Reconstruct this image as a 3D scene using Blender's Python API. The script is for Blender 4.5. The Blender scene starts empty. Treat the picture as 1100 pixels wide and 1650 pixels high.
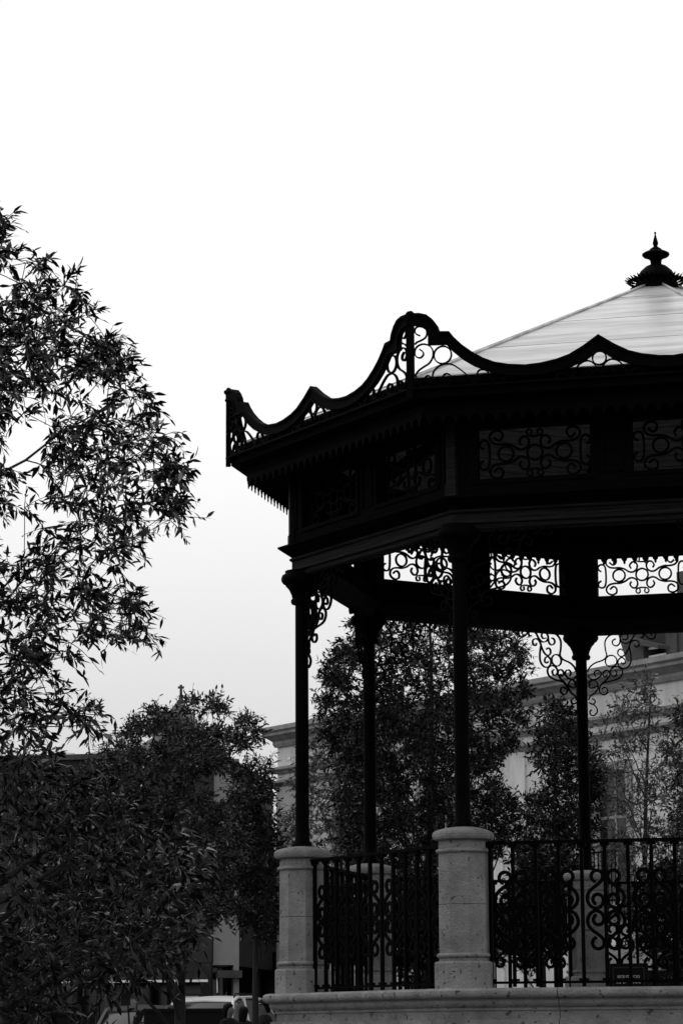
import bpy, bmesh, math, random
import numpy as np
from mathutils import Matrix, Vector

PI = math.pi
random.seed(7)
RNG = np.random.default_rng(11)
SC = bpy.context.scene
COL = SC.collection

# ------------------------------------------------------------------ camera
EYE = 1.0                      # eye height above the plaza (low, crouching)
FLOOR = EYE + 0.3054           # bandstand floor level
CAM = Vector((0.0, -25.1986, EYE))
FPX, PITCH, ROLL, YAW = 4398.02, 0.189138, -0.005971, 0.119201     # focal length in photo pixels
B0 = 0.518850                  # turn of the octagon
fw = Vector((-math.sin(YAW) * math.cos(PITCH), math.cos(YAW) * math.cos(PITCH), math.sin(PITCH)))
rt0 = Vector((math.cos(YAW), math.sin(YAW), 0))
up0 = rt0.cross(fw)
rt = math.cos(ROLL) * rt0 + math.sin(ROLL) * up0
up = -math.sin(ROLL) * rt0 + math.cos(ROLL) * up0
cd = bpy.data.cameras.new('camera')
cam = bpy.data.objects.new('camera', cd)
COL.objects.link(cam)
m = Matrix((rt, up, -fw)).transposed().to_4x4()
m.translation = CAM
cam.matrix_world = m
cd.sensor_fit = 'VERTICAL'
cd.sensor_height = 36.0
cd.lens = FPX / 1650.0 * 36.0
cd.clip_start = 0.1
cd.clip_end = 2000
SC.camera = cam

# ------------------------------------------------------------------ world and sun
SUN_EL, SUN_AZ = math.radians(52), math.radians(-62)    # azimuth from +Y, negative = left
w = bpy.data.worlds.new('World')
SC.world = w
w.use_nodes = True
nt = w.node_tree
nt.nodes.clear()
out = nt.nodes.new('ShaderNodeOutputWorld')
bg = nt.nodes.new('ShaderNodeBackground')
sky = nt.nodes.new('ShaderNodeTexSky')
sky.sky_type = 'NISHITA'
sky.sun_disc = False
sky.sun_elevation = SUN_EL
sky.sun_rotation = SUN_AZ
sky.dust_density = 4.0
bw = nt.nodes.new('ShaderNodeRGBToBW')
skm = nt.nodes.new('ShaderNodeMath'); skm.operation = 'MULTIPLY'; skm.inputs[1].default_value = 0.01
tc = nt.nodes.new('ShaderNodeTexCoord')
sx = nt.nodes.new('ShaderNodeSeparateXYZ')
nz = nt.nodes.new('ShaderNodeTexNoise')
nz.inputs['Scale'].default_value = 5.0
nz.inputs['Detail'].default_value = 4.0
nzs = nt.nodes.new('ShaderNodeMath'); nzs.operation = 'MULTIPLY_ADD'
nzs.inputs[1].default_value = 0.06; nzs.inputs[2].default_value = -0.03
addz = nt.nodes.new('ShaderNodeMath'); addz.operation = 'ADD'
ramp = nt.nodes.new('ShaderNodeValToRGB')
els = ramp.color_ramp.elements
stops = [(0.0, 0.58), (0.10, 0.69), (0.13, 0.76), (0.165, 0.86), (0.20, 0.94), (0.25, 0.99), (0.32, 1.0)]
while len(els) < len(stops):
    els.new(0.5)
for e, (pz, v) in zip(els, stops):
    e.position = pz
    e.color = (v, v, v, 1)
rm = nt.nodes.new('ShaderNodeMath'); rm.operation = 'MULTIPLY_ADD'; rm.inputs[1].default_value = 1.0
L = nt.links.new
L(tc.outputs['Generated'], sx.inputs[0]); L(tc.outputs['Generated'], nz.inputs['Vector'])
L(nz.outputs['Fac'], nzs.inputs[0]); L(sx.outputs['Z'], addz.inputs[0]); L(nzs.outputs[0], addz.inputs[1])
L(addz.outputs[0], ramp.inputs['Fac']); L(ramp.outputs['Color'], rm.inputs[0])
L(sky.outputs['Color'], bw.inputs[0]); L(bw.outputs[0], skm.inputs[0]); L(skm.outputs[0], rm.inputs[2])
L(rm.outputs[0], bg.inputs['Color']); L(bg.outputs[0], out.inputs[0])
bg.inputs['Strength'].default_value = 1.0

sd = bpy.data.lights.new('sun', 'SUN')
sd.energy = 0.65
sd.angle = math.radians(18)
sun = bpy.data.objects.new('sun', sd)
COL.objects.link(sun)
sdir = Vector((math.sin(SUN_AZ) * math.cos(SUN_EL), math.cos(SUN_AZ) * math.cos(SUN_EL), math.sin(SUN_EL)))
sun.rotation_euler = (-sdir).to_track_quat('-Z', 'Y').to_euler()
sun.location = sdir * 60

SC.render.engine = 'CYCLES'
SC.view_settings.view_transform = 'Standard'
SC.view_settings.look = 'None'
SC.view_settings.exposure = 0.0
SC.view_settings.gamma = 1.0

# ------------------------------------------------------------------ helpers
def ray(x, y):
    d = fw + (x - 550) / FPX * rt - (y - 825) / FPX * up
    return d
def px(x, y, dist):            # photo pixel and ground distance in front of the camera -> point
    d = ray(x, y)
    k = dist / math.hypot(d.x, d.y)
    return CAM + d * k

MATS = {}
def mat(name, v, rough=0.7, var=0.25, scale=6.0, bump=0.0, bscale=40.0, spec=0.3, metal=0.0, stretch=None, specks=0.0, speckscale=30.0):
    mm = bpy.data.materials.new(name)
    mm.use_nodes = True
    t = mm.node_tree
    b = t.nodes['Principled BSDF']
    b.inputs['Roughness'].default_value = rough
    b.inputs['Metallic'].default_value = metal
    b.inputs['Specular IOR Level'].default_value = spec
    c = t.nodes.new('ShaderNodeTexCoord')
    src = c.outputs['Object']
    if stretch:
        mp = t.nodes.new('ShaderNodeMapping')
        mp.inputs['Scale'].default_value = stretch
        t.links.new(src, mp.inputs['Vector'])
        src = mp.outputs[0]
    n = t.nodes.new('ShaderNodeTexNoise')
    n.inputs['Scale'].default_value = scale
    n.inputs['Detail'].default_value = 6
    n.inputs['Roughness'].default_value = 0.65
    t.links.new(src, n.inputs['Vector'])
    r = t.nodes.new('ShaderNodeMapRange')
    r.inputs[1].default_value = 0.3; r.inputs[2].default_value = 0.7
    r.inputs[3].default_value = v * (1 - var); r.inputs[4].default_value = v * (1 + var)
    t.links.new(n.outputs['Fac'], r.inputs[0])
    last = r.outputs[0]
    if specks:
        vo = t.nodes.new('ShaderNodeTexNoise')
        vo.inputs['Scale'].default_value = speckscale
        vo.inputs['Detail'].default_value = 1
        t.links.new(c.outputs['Object'], vo.inputs['Vector'])
        r2 = t.nodes.new('ShaderNodeMapRange')
        r2.inputs[1].default_value = 0.28; r2.inputs[2].default_value = 0.33
        r2.inputs[3].default_value = 1 - specks; r2.inputs[4].default_value = 1
        t.links.new(vo.outputs['Fac'], r2.inputs[0])
        mu = t.nodes.new('ShaderNodeMath'); mu.operation = 'MULTIPLY'
        t.links.new(last, mu.inputs[0]); t.links.new(r2.outputs[0], mu.inputs[1])
        last = mu.outputs[0]
    t.links.new(last, b.inputs['Base Color'])
    if bump:
        n2 = t.nodes.new('ShaderNodeTexNoise')
        n2.inputs['Scale'].default_value = bscale
        n2.inputs['Detail'].default_value = 5
        t.links.new(src, n2.inputs['Vector'])
        bp = t.nodes.new('ShaderNodeBump')
        bp.inputs['Strength'].default_value = bump
        bp.inputs['Distance'].default_value = 0.02
        t.links.new(n2.outputs['Fac'], bp.inputs['Height'])
        t.links.new(bp.outputs[0], b.inputs['Normal'])
    MATS[name] = mm
    return mm

mat('stone', 0.18, 0.85, 0.42, 3.2, 0.6, 60, 0.2, specks=0.65, speckscale=24)
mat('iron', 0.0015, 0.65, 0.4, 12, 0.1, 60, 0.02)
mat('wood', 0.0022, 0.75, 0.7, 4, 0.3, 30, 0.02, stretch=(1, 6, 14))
mat('worn_wood', 0.010, 0.7, 0.9, 3, 0.3, 30, 0.06, stretch=(0.6, 5, 22))
mat('board', 0.16, 0.75, 0.5, 3, 0.2, 20, 0.1, stretch=(1.2, 10, 10))
mat('roof', 0.38, 0.28, 0.6, 1.1, 0.10, 5, 0.7, stretch=(0.7, 5, 5))
mat('plaster', 0.58, 0.9, 0.2, 1.3, 0.15, 25, 0.15, stretch=(3, 3, 0.5))
mat('trim', 0.25, 0.9, 0.35, 2.2, 0.2, 25, 0.15, stretch=(1.2, 1.2, 1.2))
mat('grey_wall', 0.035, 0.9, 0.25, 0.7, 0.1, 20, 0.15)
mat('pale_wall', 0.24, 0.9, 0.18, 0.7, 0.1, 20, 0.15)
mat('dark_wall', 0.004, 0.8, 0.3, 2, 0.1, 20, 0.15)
mat('concrete', 0.06, 0.85, 0.3, 2, 0.1, 20, 0.15)
mat('canvas', 0.02, 0.9, 0.25, 5, 0.1, 50, 0.1)
mat('glass', 0.006, 0.12, 0.2, 1, 0, 1, 0.5)
mat('carpaint', 0.62, 0.25, 0.05, 1, 0, 1, 0.6)
mat('greypaint', 0.05, 0.3, 0.05, 1, 0, 1, 0.5)
mat('rubber', 0.015, 0.8, 0.2, 5, 0, 1, 0.2)
mat('chrome', 0.5, 0.25, 0.05, 5, 0, 1, 0.5, metal=1.0)
mat('bark', 0.028, 0.9, 0.4, 14, 0.5, 40, 0.1, stretch=(1, 1, 0.2))
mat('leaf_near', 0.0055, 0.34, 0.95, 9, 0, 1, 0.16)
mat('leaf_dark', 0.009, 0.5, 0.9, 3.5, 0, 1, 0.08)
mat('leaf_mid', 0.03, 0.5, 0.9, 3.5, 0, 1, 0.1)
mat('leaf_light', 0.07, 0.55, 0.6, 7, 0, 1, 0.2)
mat('leaf_glint', 0.09, 0.28, 0.6, 9, 0, 1, 0.6)
mat('skin', 0.10, 0.6, 0.1, 10, 0, 1, 0.3)
mat('hair', 0.005, 0.6, 0.6, 30, 0.5, 120, 0.05)
mat('cloth_dark', 0.01, 0.9, 0.3, 20, 0.2, 90, 0.1)
mat('cloth_light', 0.5, 0.9, 0.1, 20, 0.2, 90, 0.1)
mat('paving', 0.055, 0.85, 0.2, 1.2, 0.2, 20, 0.2)
mat('asphalt', 0.05, 0.9, 0.25, 4, 0.3, 60, 0.2)
mat('paint', 0.75, 0.7, 0.1, 6, 0.05, 40, 0.3)
mat('signwhite', 0.7, 0.7, 0.1, 6, 0, 40, 0.2)

def tag(o, label=None, cat=None, group=None, kind=None):
    if label: o['label'] = label
    if cat: o['category'] = cat
    if group: o['group'] = group
    if kind: o['kind'] = kind
    return o
def empty(name, loc=(0, 0, 0), rz=0.0):
    o = bpy.data.objects.new(name, None)
    o.empty_display_size = 0.2
    COL.objects.link(o)
    o.location = loc
    o.rotation_euler = (0, 0, rz)
    return o
def inst(name, me, parent=None, loc=(0, 0, 0), rz=0.0):
    o = bpy.data.objects.new(name, me)
    COL.objects.link(o)
    if parent: o.parent = parent
    o.location = loc
    o.rotation_euler = (0, 0, rz)
    return o

class MB:
    def __init__(s):
        s.v = []; s.f = []
    def box(s, x0, x1, y0, y1, z0, z1):
        n = len(s.v)
        s.v += [(x, y, z) for z in (z0, z1) for y in (y0, y1) for x in (x0, x1)]
        s.f += [tuple(n + i for i in q) for q in ((0, 2, 3, 1), (4, 5, 7, 6), (0, 1, 5, 4), (2, 6, 7, 3), (0, 4, 6, 2), (1, 3, 7, 5))]
        return s
    def loft(s, rings, cap=True, closed=True):
        n = len(s.v); k = len(rings[0])
        for r in rings: s.v += [tuple(p) for p in r]
        for i in range(len(rings) - 1):
            for j in range(k if closed else k - 1):
                a = n + i * k + j; b = n + i * k + (j + 1) % k
                s.f.append((a, b, b + k, a + k))
        if cap:
            s.f.append(tuple(n + j for j in reversed(range(k))))
            s.f.append(tuple(n + (len(rings) - 1) * k + j for j in range(k)))
        return s
    def lathe(s, prof, seg=24, turn=0.0, cx=0, cy=0, cap=True):
        rings = [[(cx + r * math.cos(turn + 2 * PI * j / seg), cy + r * math.sin(turn + 2 * PI * j / seg), z) for j in range(seg)] for r, z in prof]
        return s.loft(rings, cap)
    def tube(s, pts, rad, seg=6):
        pts = [Vector(p) for p in pts]
        if not isinstance(rad, (list, tuple)): rad = [rad] * len(pts)
        rings = []
        ref = Vector((0.31, 0.17, 0.93))
        for i, p in enumerate(pts):
            t = (pts[min(i + 1, len(pts) - 1)] - pts[max(i - 1, 0)])
            if t.length < 1e-9: t = Vector((0, 0, 1))
            t.normalize()
            a = t.cross(ref)
            if a.length < 0.1: a = t.cross(Vector((1, 0, 0)))
            a.normalize(); b = t.cross(a)
            rings.append([tuple(p + (a * math.cos(2 * PI * j / seg) + b * math.sin(2 * PI * j / seg)) * rad[i]) for j in range(seg)])
        return s.loft(rings)
    def strip(s, pts, wid, dep, y=0.0):
        """flat iron bar bent along pts (u, z) in the plane y"""
        k = len(pts); rings = []
        for i in range(k):
            a = pts[max(i - 1, 0)]; b = pts[min(i + 1, k - 1)]
            tx, tz = b[0] - a[0], b[1] - a[1]
            l = math.hypot(tx, tz) or 1
            nx, nz_ = -tz / l * wid / 2, tx / l * wid / 2
            x, z = pts[i]
            rings.append([(x + nx, y - dep / 2, z + nz_), (x + nx, y + dep / 2, z + nz_), (x - nx, y + dep / 2, z - nz_), (x - nx, y - dep / 2, z - nz_)])
        return s.loft(rings)
    def ring(s, cx, cz, r, wid, dep, y=0.0, seg=24):
        n = len(s.v)
        for j in range(seg):
            c, d = math.cos(2 * PI * j / seg), math.sin(2 * PI * j / seg)
            for rr, yy in ((r + wid / 2, y - dep / 2), (r + wid / 2, y + dep / 2), (r - wid / 2, y + dep / 2), (r - wid / 2, y - dep / 2)):
                s.v.append((cx + rr * c, yy, cz + rr * d))
        for j in range(seg):
            for q in range(4):
                a = n + j * 4 + q; b = n + j * 4 + (q + 1) % 4
                a2 = n + ((j + 1) % seg) * 4 + q; b2 = n + ((j + 1) % seg) * 4 + (q + 1) % 4
                s.f.append((a, b, b2, a2))
        return s
    def prism(s, poly, y0, y1):
        """polygon (u, z) pulled from y0 to y1"""
        return s.loft([[(u, y0, z) for u, z in poly], [(u, y1, z) for u, z in poly]])
    def mitre(s, prof, u0=None, u1=None):
        """closed profile of (vertex radius, z) run along one octagon side (outside is -Y)"""
        c8, s8 = math.cos(PI / 8), math.sin(PI / 8)
        a = [((-r * s8) if u0 is None else u0, -r * c8, z) for r, z in prof]
        b = [((r * s8) if u1 is None else u1, -r * c8, z) for r, z in prof]
        return s.loft([a, b])
    def mesh(s, name, material, smooth=False):
        me = bpy.data.meshes.new(name)
        me.from_pydata(s.v, [], s.f)
        bm = bmesh.new(); bm.from_mesh(me)
        bmesh.ops.recalc_face_normals(bm, faces=bm.faces)
        bm.to_mesh(me); bm.free()
        if smooth:
            me.polygons.foreach_set('use_smooth', [True] * len(me.polygons))
            me.set_sharp_from_angle(angle=math.radians(40))
        me.materials.append(MATS[material])
        return me
    def build(s, name, material, parent=None, loc=(0, 0, 0), rz=0.0, smooth=False):
        return inst(name, s.mesh(name, material, smooth), parent, loc, rz)

def crom(pts, n=6):
    """smooth curve through points"""
    P = [np.array(p, float) for p in pts]
    P = [2 * P[0] - P[1]] + P + [2 * P[-1] - P[-2]]
    o = []
    for i in range(1, len(P) - 2):
        for k in range(n):
            t = k / n
            o.append(0.5 * ((2 * P[i]) + (-P[i - 1] + P[i + 1]) * t + (2 * P[i - 1] - 5 * P[i] + 4 * P[i + 1] - P[i + 2]) * t * t + (-P[i - 1] + 3 * P[i] - 3 * P[i + 1] + P[i + 2]) * t ** 3))
    o.append(P[-2])
    return [tuple(q) for q in o]
C8, S8 = math.cos(PI / 8), math.sin(PI / 8)
def vrot(k): return -(B0 + k * PI / 4)
def frot(k): return -(B0 + (k + 0.5) * PI / 4)

# ------------------------------------------------------------------ ground
g = MB().box(-600, 600, -300, 900, -0.5, 0.0).build('ground', 'paving'); g['kind'] = 'structure'
rd = MB().box(-120, 40, 26.0, 33.0, 0.004, 0.008).build('road', 'asphalt', rz=0.0); rd['kind'] = 'structure'
rd.location = (0, 0, 0)
kb = MB().box(-120, 40, 25.8, 26.0, 0.0, 0.12).build('kerb', 'concrete'); kb['kind'] = 'structure'

# ------------------------------------------------------------------ bandstand
BS = empty('bandstand', (0, 0, 0))
tag(BS, 'octagonal black iron bandstand with stone pillars and pale sheet roof', 'bandstand')
Z = (0, 0, FLOOR)

# plinth : core, moulded coping stones
core = MB()
core.loft([[(r * math.sin(vrot(k)), -r * math.cos(vrot(k)), z) for k in range(8)] for r, z in ((3.85, 0.0), (3.85, 0.18), (3.66, 0.2), (3.66, FLOOR - 0.21), (3.45, FLOOR - 0.2), (3.45, FLOOR + 0.045))])
core.build('plinth', 'stone', BS)
prof = [(3.0, 0.05), (3.70, 0.05), (3.735, 0.045), (3.757, 0.03), (3.762, 0.008), (3.757, -0.014), (3.735, -0.03), (3.705, -0.036), (3.698, -0.05), (3.70, -0.056),
        (3.692, -0.075), (3.67, -0.095), (3.652, -0.104), (3.648, -0.124), (3.635, -0.126), (3.633, -0.132), (3.633, -0.193), (3.69, -0.195), (3.69, -0.25), (3.0, -0.25)]
J = 0.003
for k in range(8):
    c = [-0.46 + 0.1 * math.sin(k * 2.3), 0.47 + 0.12 * math.cos(k * 1.7)]
    for a, b in ((None, c[0] - J), (c[0] + J, c[1] - J), (c[1] + J, None)):
        MB().mitre(prof, a, b).build('coping_stone', 'stone', BS, Z, frot(k), smooth=True)

# stone pillars at the eight corners
R0 = 3.4
def octo(prof): return MB().lathe([(r / C8, z) for r, z in prof], 8, 0.0)     # r = half width across flats; corners to the bay axis
shaft_lo = octo([(0.192, 0.285), (0.192, 0.718)]).mesh('pillar', 'stone')
shaft_up = octo([(0.191, 0.722), (0.190, 1.140), (0.188, 1.24)]).mesh('shaft_stone', 'stone')
basem = octo([(0.23, 0.05), (0.23, 0.250), (0.222, 0.262), (0.195, 0.268), (0.194, 0.29), (0.205, 0.296), (0.213, 0.306), (0.213, 0.318), (0.204, 0.328), (0.19, 0.332)]).mesh('base_stone', 'stone')
ringm = octo([(0.185, 1.128), (0.203, 1.134), (0.212, 1.146), (0.210, 1.158), (0.19, 1.166)]).mesh('moulding', 'stone')
capm = octo([(0.186, 1.232), (0.212, 1.234), (0.230, 1.243), (0.237, 1.262), (0.236, 1.285), (0.226, 1.303), (0.20, 1.318), (0.14, 1.335), (0.08, 1.344)]).mesh('cap_stone', 'stone')
for k in range(8):
    th = vrot(k)
    loc = (R0 * math.sin(th), -R0 * math.cos(th), FLOOR)
    p = inst('pillar', shaft_lo, BS, loc, th)
    for nm, me in (('shaft_stone', shaft_up), ('base_stone', basem), ('moulding', ringm), ('cap_stone', capm)):
        inst(nm, me, p)

# iron columns
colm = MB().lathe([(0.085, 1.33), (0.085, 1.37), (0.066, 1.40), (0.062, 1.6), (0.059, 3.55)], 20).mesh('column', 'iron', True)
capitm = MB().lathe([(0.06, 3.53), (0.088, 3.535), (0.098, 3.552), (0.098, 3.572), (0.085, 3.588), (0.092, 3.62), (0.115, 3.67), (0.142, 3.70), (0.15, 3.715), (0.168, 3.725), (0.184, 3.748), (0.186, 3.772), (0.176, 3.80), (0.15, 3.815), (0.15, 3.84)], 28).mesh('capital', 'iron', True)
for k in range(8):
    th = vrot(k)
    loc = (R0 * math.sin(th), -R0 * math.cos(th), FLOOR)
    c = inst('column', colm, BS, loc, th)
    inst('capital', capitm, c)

# railings
AP = R0 * C8
HW = R0 * S8
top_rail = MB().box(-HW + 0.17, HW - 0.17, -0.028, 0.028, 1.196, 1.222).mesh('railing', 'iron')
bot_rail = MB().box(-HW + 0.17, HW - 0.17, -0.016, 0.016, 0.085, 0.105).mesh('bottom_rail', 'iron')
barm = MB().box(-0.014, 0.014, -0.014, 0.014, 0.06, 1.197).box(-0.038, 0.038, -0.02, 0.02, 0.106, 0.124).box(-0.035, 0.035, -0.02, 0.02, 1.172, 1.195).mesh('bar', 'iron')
# S scroll traced once, (x to the right of its bar, z from motif centre); px scale 6.34*197
def sc(pts):
    return [((197 - x) / 1249.0, (800 - y) / 1249.0) for x, y in pts]
spath = crom(sc([(98, 528), (68, 505), (55, 465), (75, 425), (115, 412), (155, 428), (172, 465), (160, 510), (118, 552), (62, 592), (22, 640), (12, 695), (35, 755), (90, 788), (145, 770), (172, 725), (165, 675), (128, 650), (85, 660), (68, 700), (85, 738), (104, 742)]), 4)
def scroll_mesh(mx, mz):
    q = [((x if mx > 0 else -x), (z if mz > 0 else -z)) for x, z in spath]
    return MB().strip(q, 0.028, 0.016).mesh('scroll', 'iron')
# the scroll leans on the outer bar of its bay: flip so the big curl touches the middle bar
spath = [(0.187 - x, z) for x, z in spath]
scm = {(a, b): scroll_mesh(a, b) for a in (1, -1) for b in (1, -1)}
for k in range(8):
    r = inst('railing', top_rail, BS, (AP * math.sin(frot(k)), -AP * math.cos(frot(k)), FLOOR), frot(k))
    inst('bottom_rail', bot_rail, r)
    for i in range(-6, 9):
        x = -0.335 + 0.187 * i
        if abs(x) < HW - 0.2: inst('bar', barm, r, (x, 0, 0))
        if i % 2 == 0:              # the bellies of the scrolls meet on every second bar
            for a in (1, -1):
                if abs(x + a * 0.0935) < HW - 0.22:
                    for b in (1, -1):
                        inst('scroll', scm[(a, b)], r, (x, 0, 0.664))

# scrolled brackets, both sides of each column (traced, zoom pixels)
BR = [[(790,150),(745,170),(718,210),(720,270),(728,315),(700,345),(640,365),(600,395),(583,430)],
 [(850,195),(875,200),(890,180),(875,155),(845,160),(830,190),(850,220),(885,226),(915,203),(940,165),(975,148),(1003,162),(1000,186),(980,188)],
 [(1066,178),(1060,160),(1075,148),(1093,165),(1086,194),(1060,203),(1035,190),(1008,160)],
 [(830,195),(826,225),(805,243),(780,235),(772,212),(785,195),(800,192)],
 [(935,240),(945,258),(965,250),(970,225),(950,208),(920,212),(900,240),(890,270),(865,310),(835,325),(812,305),(815,278),(835,268),(848,280)],
 [(898,255),(908,320),(905,370),(880,405),(845,412),(815,390),(812,355),(835,332),(860,345),(865,372),(845,380),(835,368)],
 [(785,425),(800,440),(790,465),(765,462),(752,435),(770,405),(805,398),(838,420),(840,455),(815,485),(770,500),(720,510),(690,520),(672,545),(668,575),(680,596),(705,603),(728,585),(722,555),(700,550),(685,562)],
 [(690,516),(715,500),(745,465),(748,440),(730,422),(705,430),(698,455),(715,472),(730,455)],
 [(588,460),(605,483),(635,488),(665,475),(685,450),(672,425),(645,422),(632,445),(645,465)],
 [(585,515),(615,492),(640,500),(658,525),(655,560),(630,590),(600,610),(585,637)],
 [(655,535),(625,548),(600,548),(592,528),(605,518)],
 [(613,630),(632,640),(633,660),(612,670),(588,658)],
 [(588,658),(625,675),(648,705),(645,735),(620,755),(598,745),(595,720),(610,712)]]
ZB = 3.80
def brk(sgn):
    mb = MB()
    for c in BR:
        q = [(-HW * sgn + sgn * (x - 537) / 707.0, ZB - (y - 150) / 707.0) for x, y in c]
        mb.strip(crom(q, 4), 0.0125, 0.022)
    mb.ring(-HW * sgn + sgn * (760 - 537) / 707.0, ZB - (355 - 150) / 707.0, 0.061, 0.0125, 0.022)
    return mb.mesh('bracket', 'iron')
bl, br_ = brk(1), brk(-1)
for k in range(8):
    for me in (bl, br_):
        inst('bracket', me, BS, (AP * math.sin(frot(k)), -AP * math.cos(frot(k)), FLOOR), frot(k))

# entablature: architrave, cornice
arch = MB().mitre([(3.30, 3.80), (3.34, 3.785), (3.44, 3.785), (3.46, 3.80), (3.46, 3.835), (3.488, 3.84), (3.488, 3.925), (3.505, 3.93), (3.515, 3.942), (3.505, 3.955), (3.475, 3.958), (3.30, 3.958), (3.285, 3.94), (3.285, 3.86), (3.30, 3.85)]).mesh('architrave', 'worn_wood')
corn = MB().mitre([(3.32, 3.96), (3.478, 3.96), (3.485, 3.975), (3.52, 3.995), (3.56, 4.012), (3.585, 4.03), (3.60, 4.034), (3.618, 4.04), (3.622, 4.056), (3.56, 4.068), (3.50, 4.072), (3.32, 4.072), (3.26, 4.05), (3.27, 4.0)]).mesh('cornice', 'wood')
RF = 3.50
apF, hwF = RF * C8, RF * S8
def frieze():
    mb = MB(); y0, y1 = -apF, -apF + 0.10
    t8 = math.tan(PI / 8)
    mb.mitre([(RF, 4.074), (RF, 4.20), (RF - 0.108, 4.20), (RF - 0.108, 4.074)])
    mb.mitre([(RF, 4.635), (RF, 4.76), (RF - 0.108, 4.76), (RF - 0.108, 4.635)])
    for x0, x1 in ((-hwF + 0.005, -1.115), (-0.17, 0.17), (1.115, hwF - 0.005)):
        if abs(x0) > 0.5:
            e = 0.10 * t8 if True else 0
            xa, xb = (x0 + e, x1) if x0 < 0 else (x0, x1 - e)
            mb.box(xa, xb, y0 + 0.004, y1 - 0.004, 4.198, 4.637)
        else:
            mb.box(x0, x1, y0 + 0.004, y1 - 0.004, 4.198, 4.637)
    return mb.mesh('frieze', 'wood')
frz = frieze()
# mouldings round each opening, raised fillets on the piers
def fr(x0, x1, z0, z1, wd, y0, y1):
    mb = MB()
    mb.box(x0, x1, y0, y1, z0, z0 + wd).box(x0, x1, y0, y1, z1 - wd, z1)
    mb.box(x0, x0 + wd, y0, y1, z0 + wd, z1 - wd).box(x1 - wd, x1, y0, y1, z0 + wd, z1 - wd)
    return mb
opf = [fr(a - 0.035, b + 0.035, 4.165, 4.67, 0.036, -apF - 0.014, -apF + 0.001).mesh('opening_frame', 'wood') for a, b in ((-1.115, -0.17), (0.17, 1.115))]
film = MB().box(0, 0.03, -apF - 0.010, -apF + 0.001, 4.21, 4.625).mesh('pilaster_strip', 'wood')
# grille: traced quarter pattern (zoom px, centre -16,392, 917 px per metre)
def gq(pts):
    o = []
    for x, y in pts:
        xx = x + 16
        o.append((xx / 917.0, -((y - 392) + 0.063 * xx) / 917.0))
    return o
g1 = crom(gq([(88, 322), (102, 292), (78, 262), (46, 264), (28, 300), (40, 340), (75, 358), (112, 350), (150, 322), (200, 303), (250, 300), (300, 286), (330, 250), (322, 208), (278, 188), (236, 208), (234, 250), (264, 268), (298, 240)]), 4)
g2 = crom(gq([(378, 322), (402, 304), (408, 272), (382, 254), (350, 264), (336, 300), (332, 372)]), 4)
def grille():
    mb = MB(); W, D = 0.0175, 0.02
    for sx_ in (1, -1):
        for sz in (1, -1):
            for gp in (g1, g2):
                mb.strip([(sx_ * x, sz * z) for x, z in gp], W, D)
        mb.ring(sx_ * 0.243, 0, 0.064, W, D)
    mb.ring(0, 0, 0.064, W, D)
    for sz in (1, -1):
        c = crom([(0.028, 0.150), (0.025, 0.185), (0.05, 0.196), (0.068, 0.175), (0.055, 0.148), (0.02, 0.138), (-0.02, 0.138), (-0.055, 0.148), (-0.068, 0.175), (-0.05, 0.196), (-0.025, 0.185), (-0.028, 0.150)], 4)
        mb.strip([(x, sz * z) for x, z in c], 0.014, D)
    return mb.mesh('grille', 'iron')
grm = grille()
# eave: soffit, fascia, fringe, crest, gutter
sof = MB().mitre([(3.49, 4.70), (3.90, 4.712), (3.90, 4.79), (4.03, 4.802), (4.045, 4.805), (4.045, 4.862), (4.06, 4.866), (4.06, 4.884), (3.96, 4.884), (3.94, 4.91), (3.86, 4.94), (3.47, 5.12), (3.44, 5.10), (3.44, 4.78), (3.49, 4.765)]).mesh('eave', 'wood')
gut = MB().mitre([(3.86, 4.90), (3.98, 4.90), (4.0, 4.93), (4.0, 4.985), (3.975, 4.985), (3.86, 4.985)]).mesh('gutter', 'iron')
fb = MB(); R5 = 3.9; hw5 = R5 * S8
fb.box(-hw5 + 0.01, hw5 - 0.01, -R5 * C8 - 0.005, -R5 * C8 + 0.005, 4.672, 4.715)
nteeth = 27
for i in range(nteeth):
    x = -hw5 + 0.055 + i * (2 * hw5 - 0.11) / (nteeth - 1)
    yy = -R5 * C8
    fb.prism([(x - 0.034, 4.676), (x - 0.024, 4.648), (x - 0.012, 4.640), (x - 0.014, 4.622), (x, 4.604), (x + 0.014, 4.622), (x + 0.012, 4.640), (x + 0.024, 4.648), (x + 0.034, 4.676)], yy - 0.004, yy + 0.004)
frm = fb.mesh('fringe', 'iron')
RC = 4.08; hwC = RC * S8; apC = RC * C8
topc = [(-1.561, 5.507), (-1.477, 5.507), (-1.413, 5.49), (-1.363, 5.448), (-1.325, 5.394), (-1.309, 5.341), (-1.224, 5.335), (-1.186, 5.285), (-1.12, 5.217), (-1.036, 5.151), (-0.944, 5.094), (-0.852, 5.054), (-0.74, 5.029), (-0.60, 5.014), (-0.48, 5.021), (-0.348, 5.044), (-0.242, 5.077), (-0.127, 5.14), (0, 5.226)]
botc = [(-1.561, 5.412), (-1.478, 5.404), (-1.423, 5.366), (-1.404, 5.309), (-1.405, 5.236), (-1.255, 5.23), (-1.213, 5.18), (-1.121, 5.097), (-1.029, 5.036), (-0.962, 5.006), (-0.854, 4.961), (-0.75, 4.936), (-0.60, 4.92), (-0.46, 4.926), (-0.276, 4.959), (-0.183, 4.997), (-0.104, 5.027), (-0.059, 5.06), (0, 5.096)]
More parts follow.
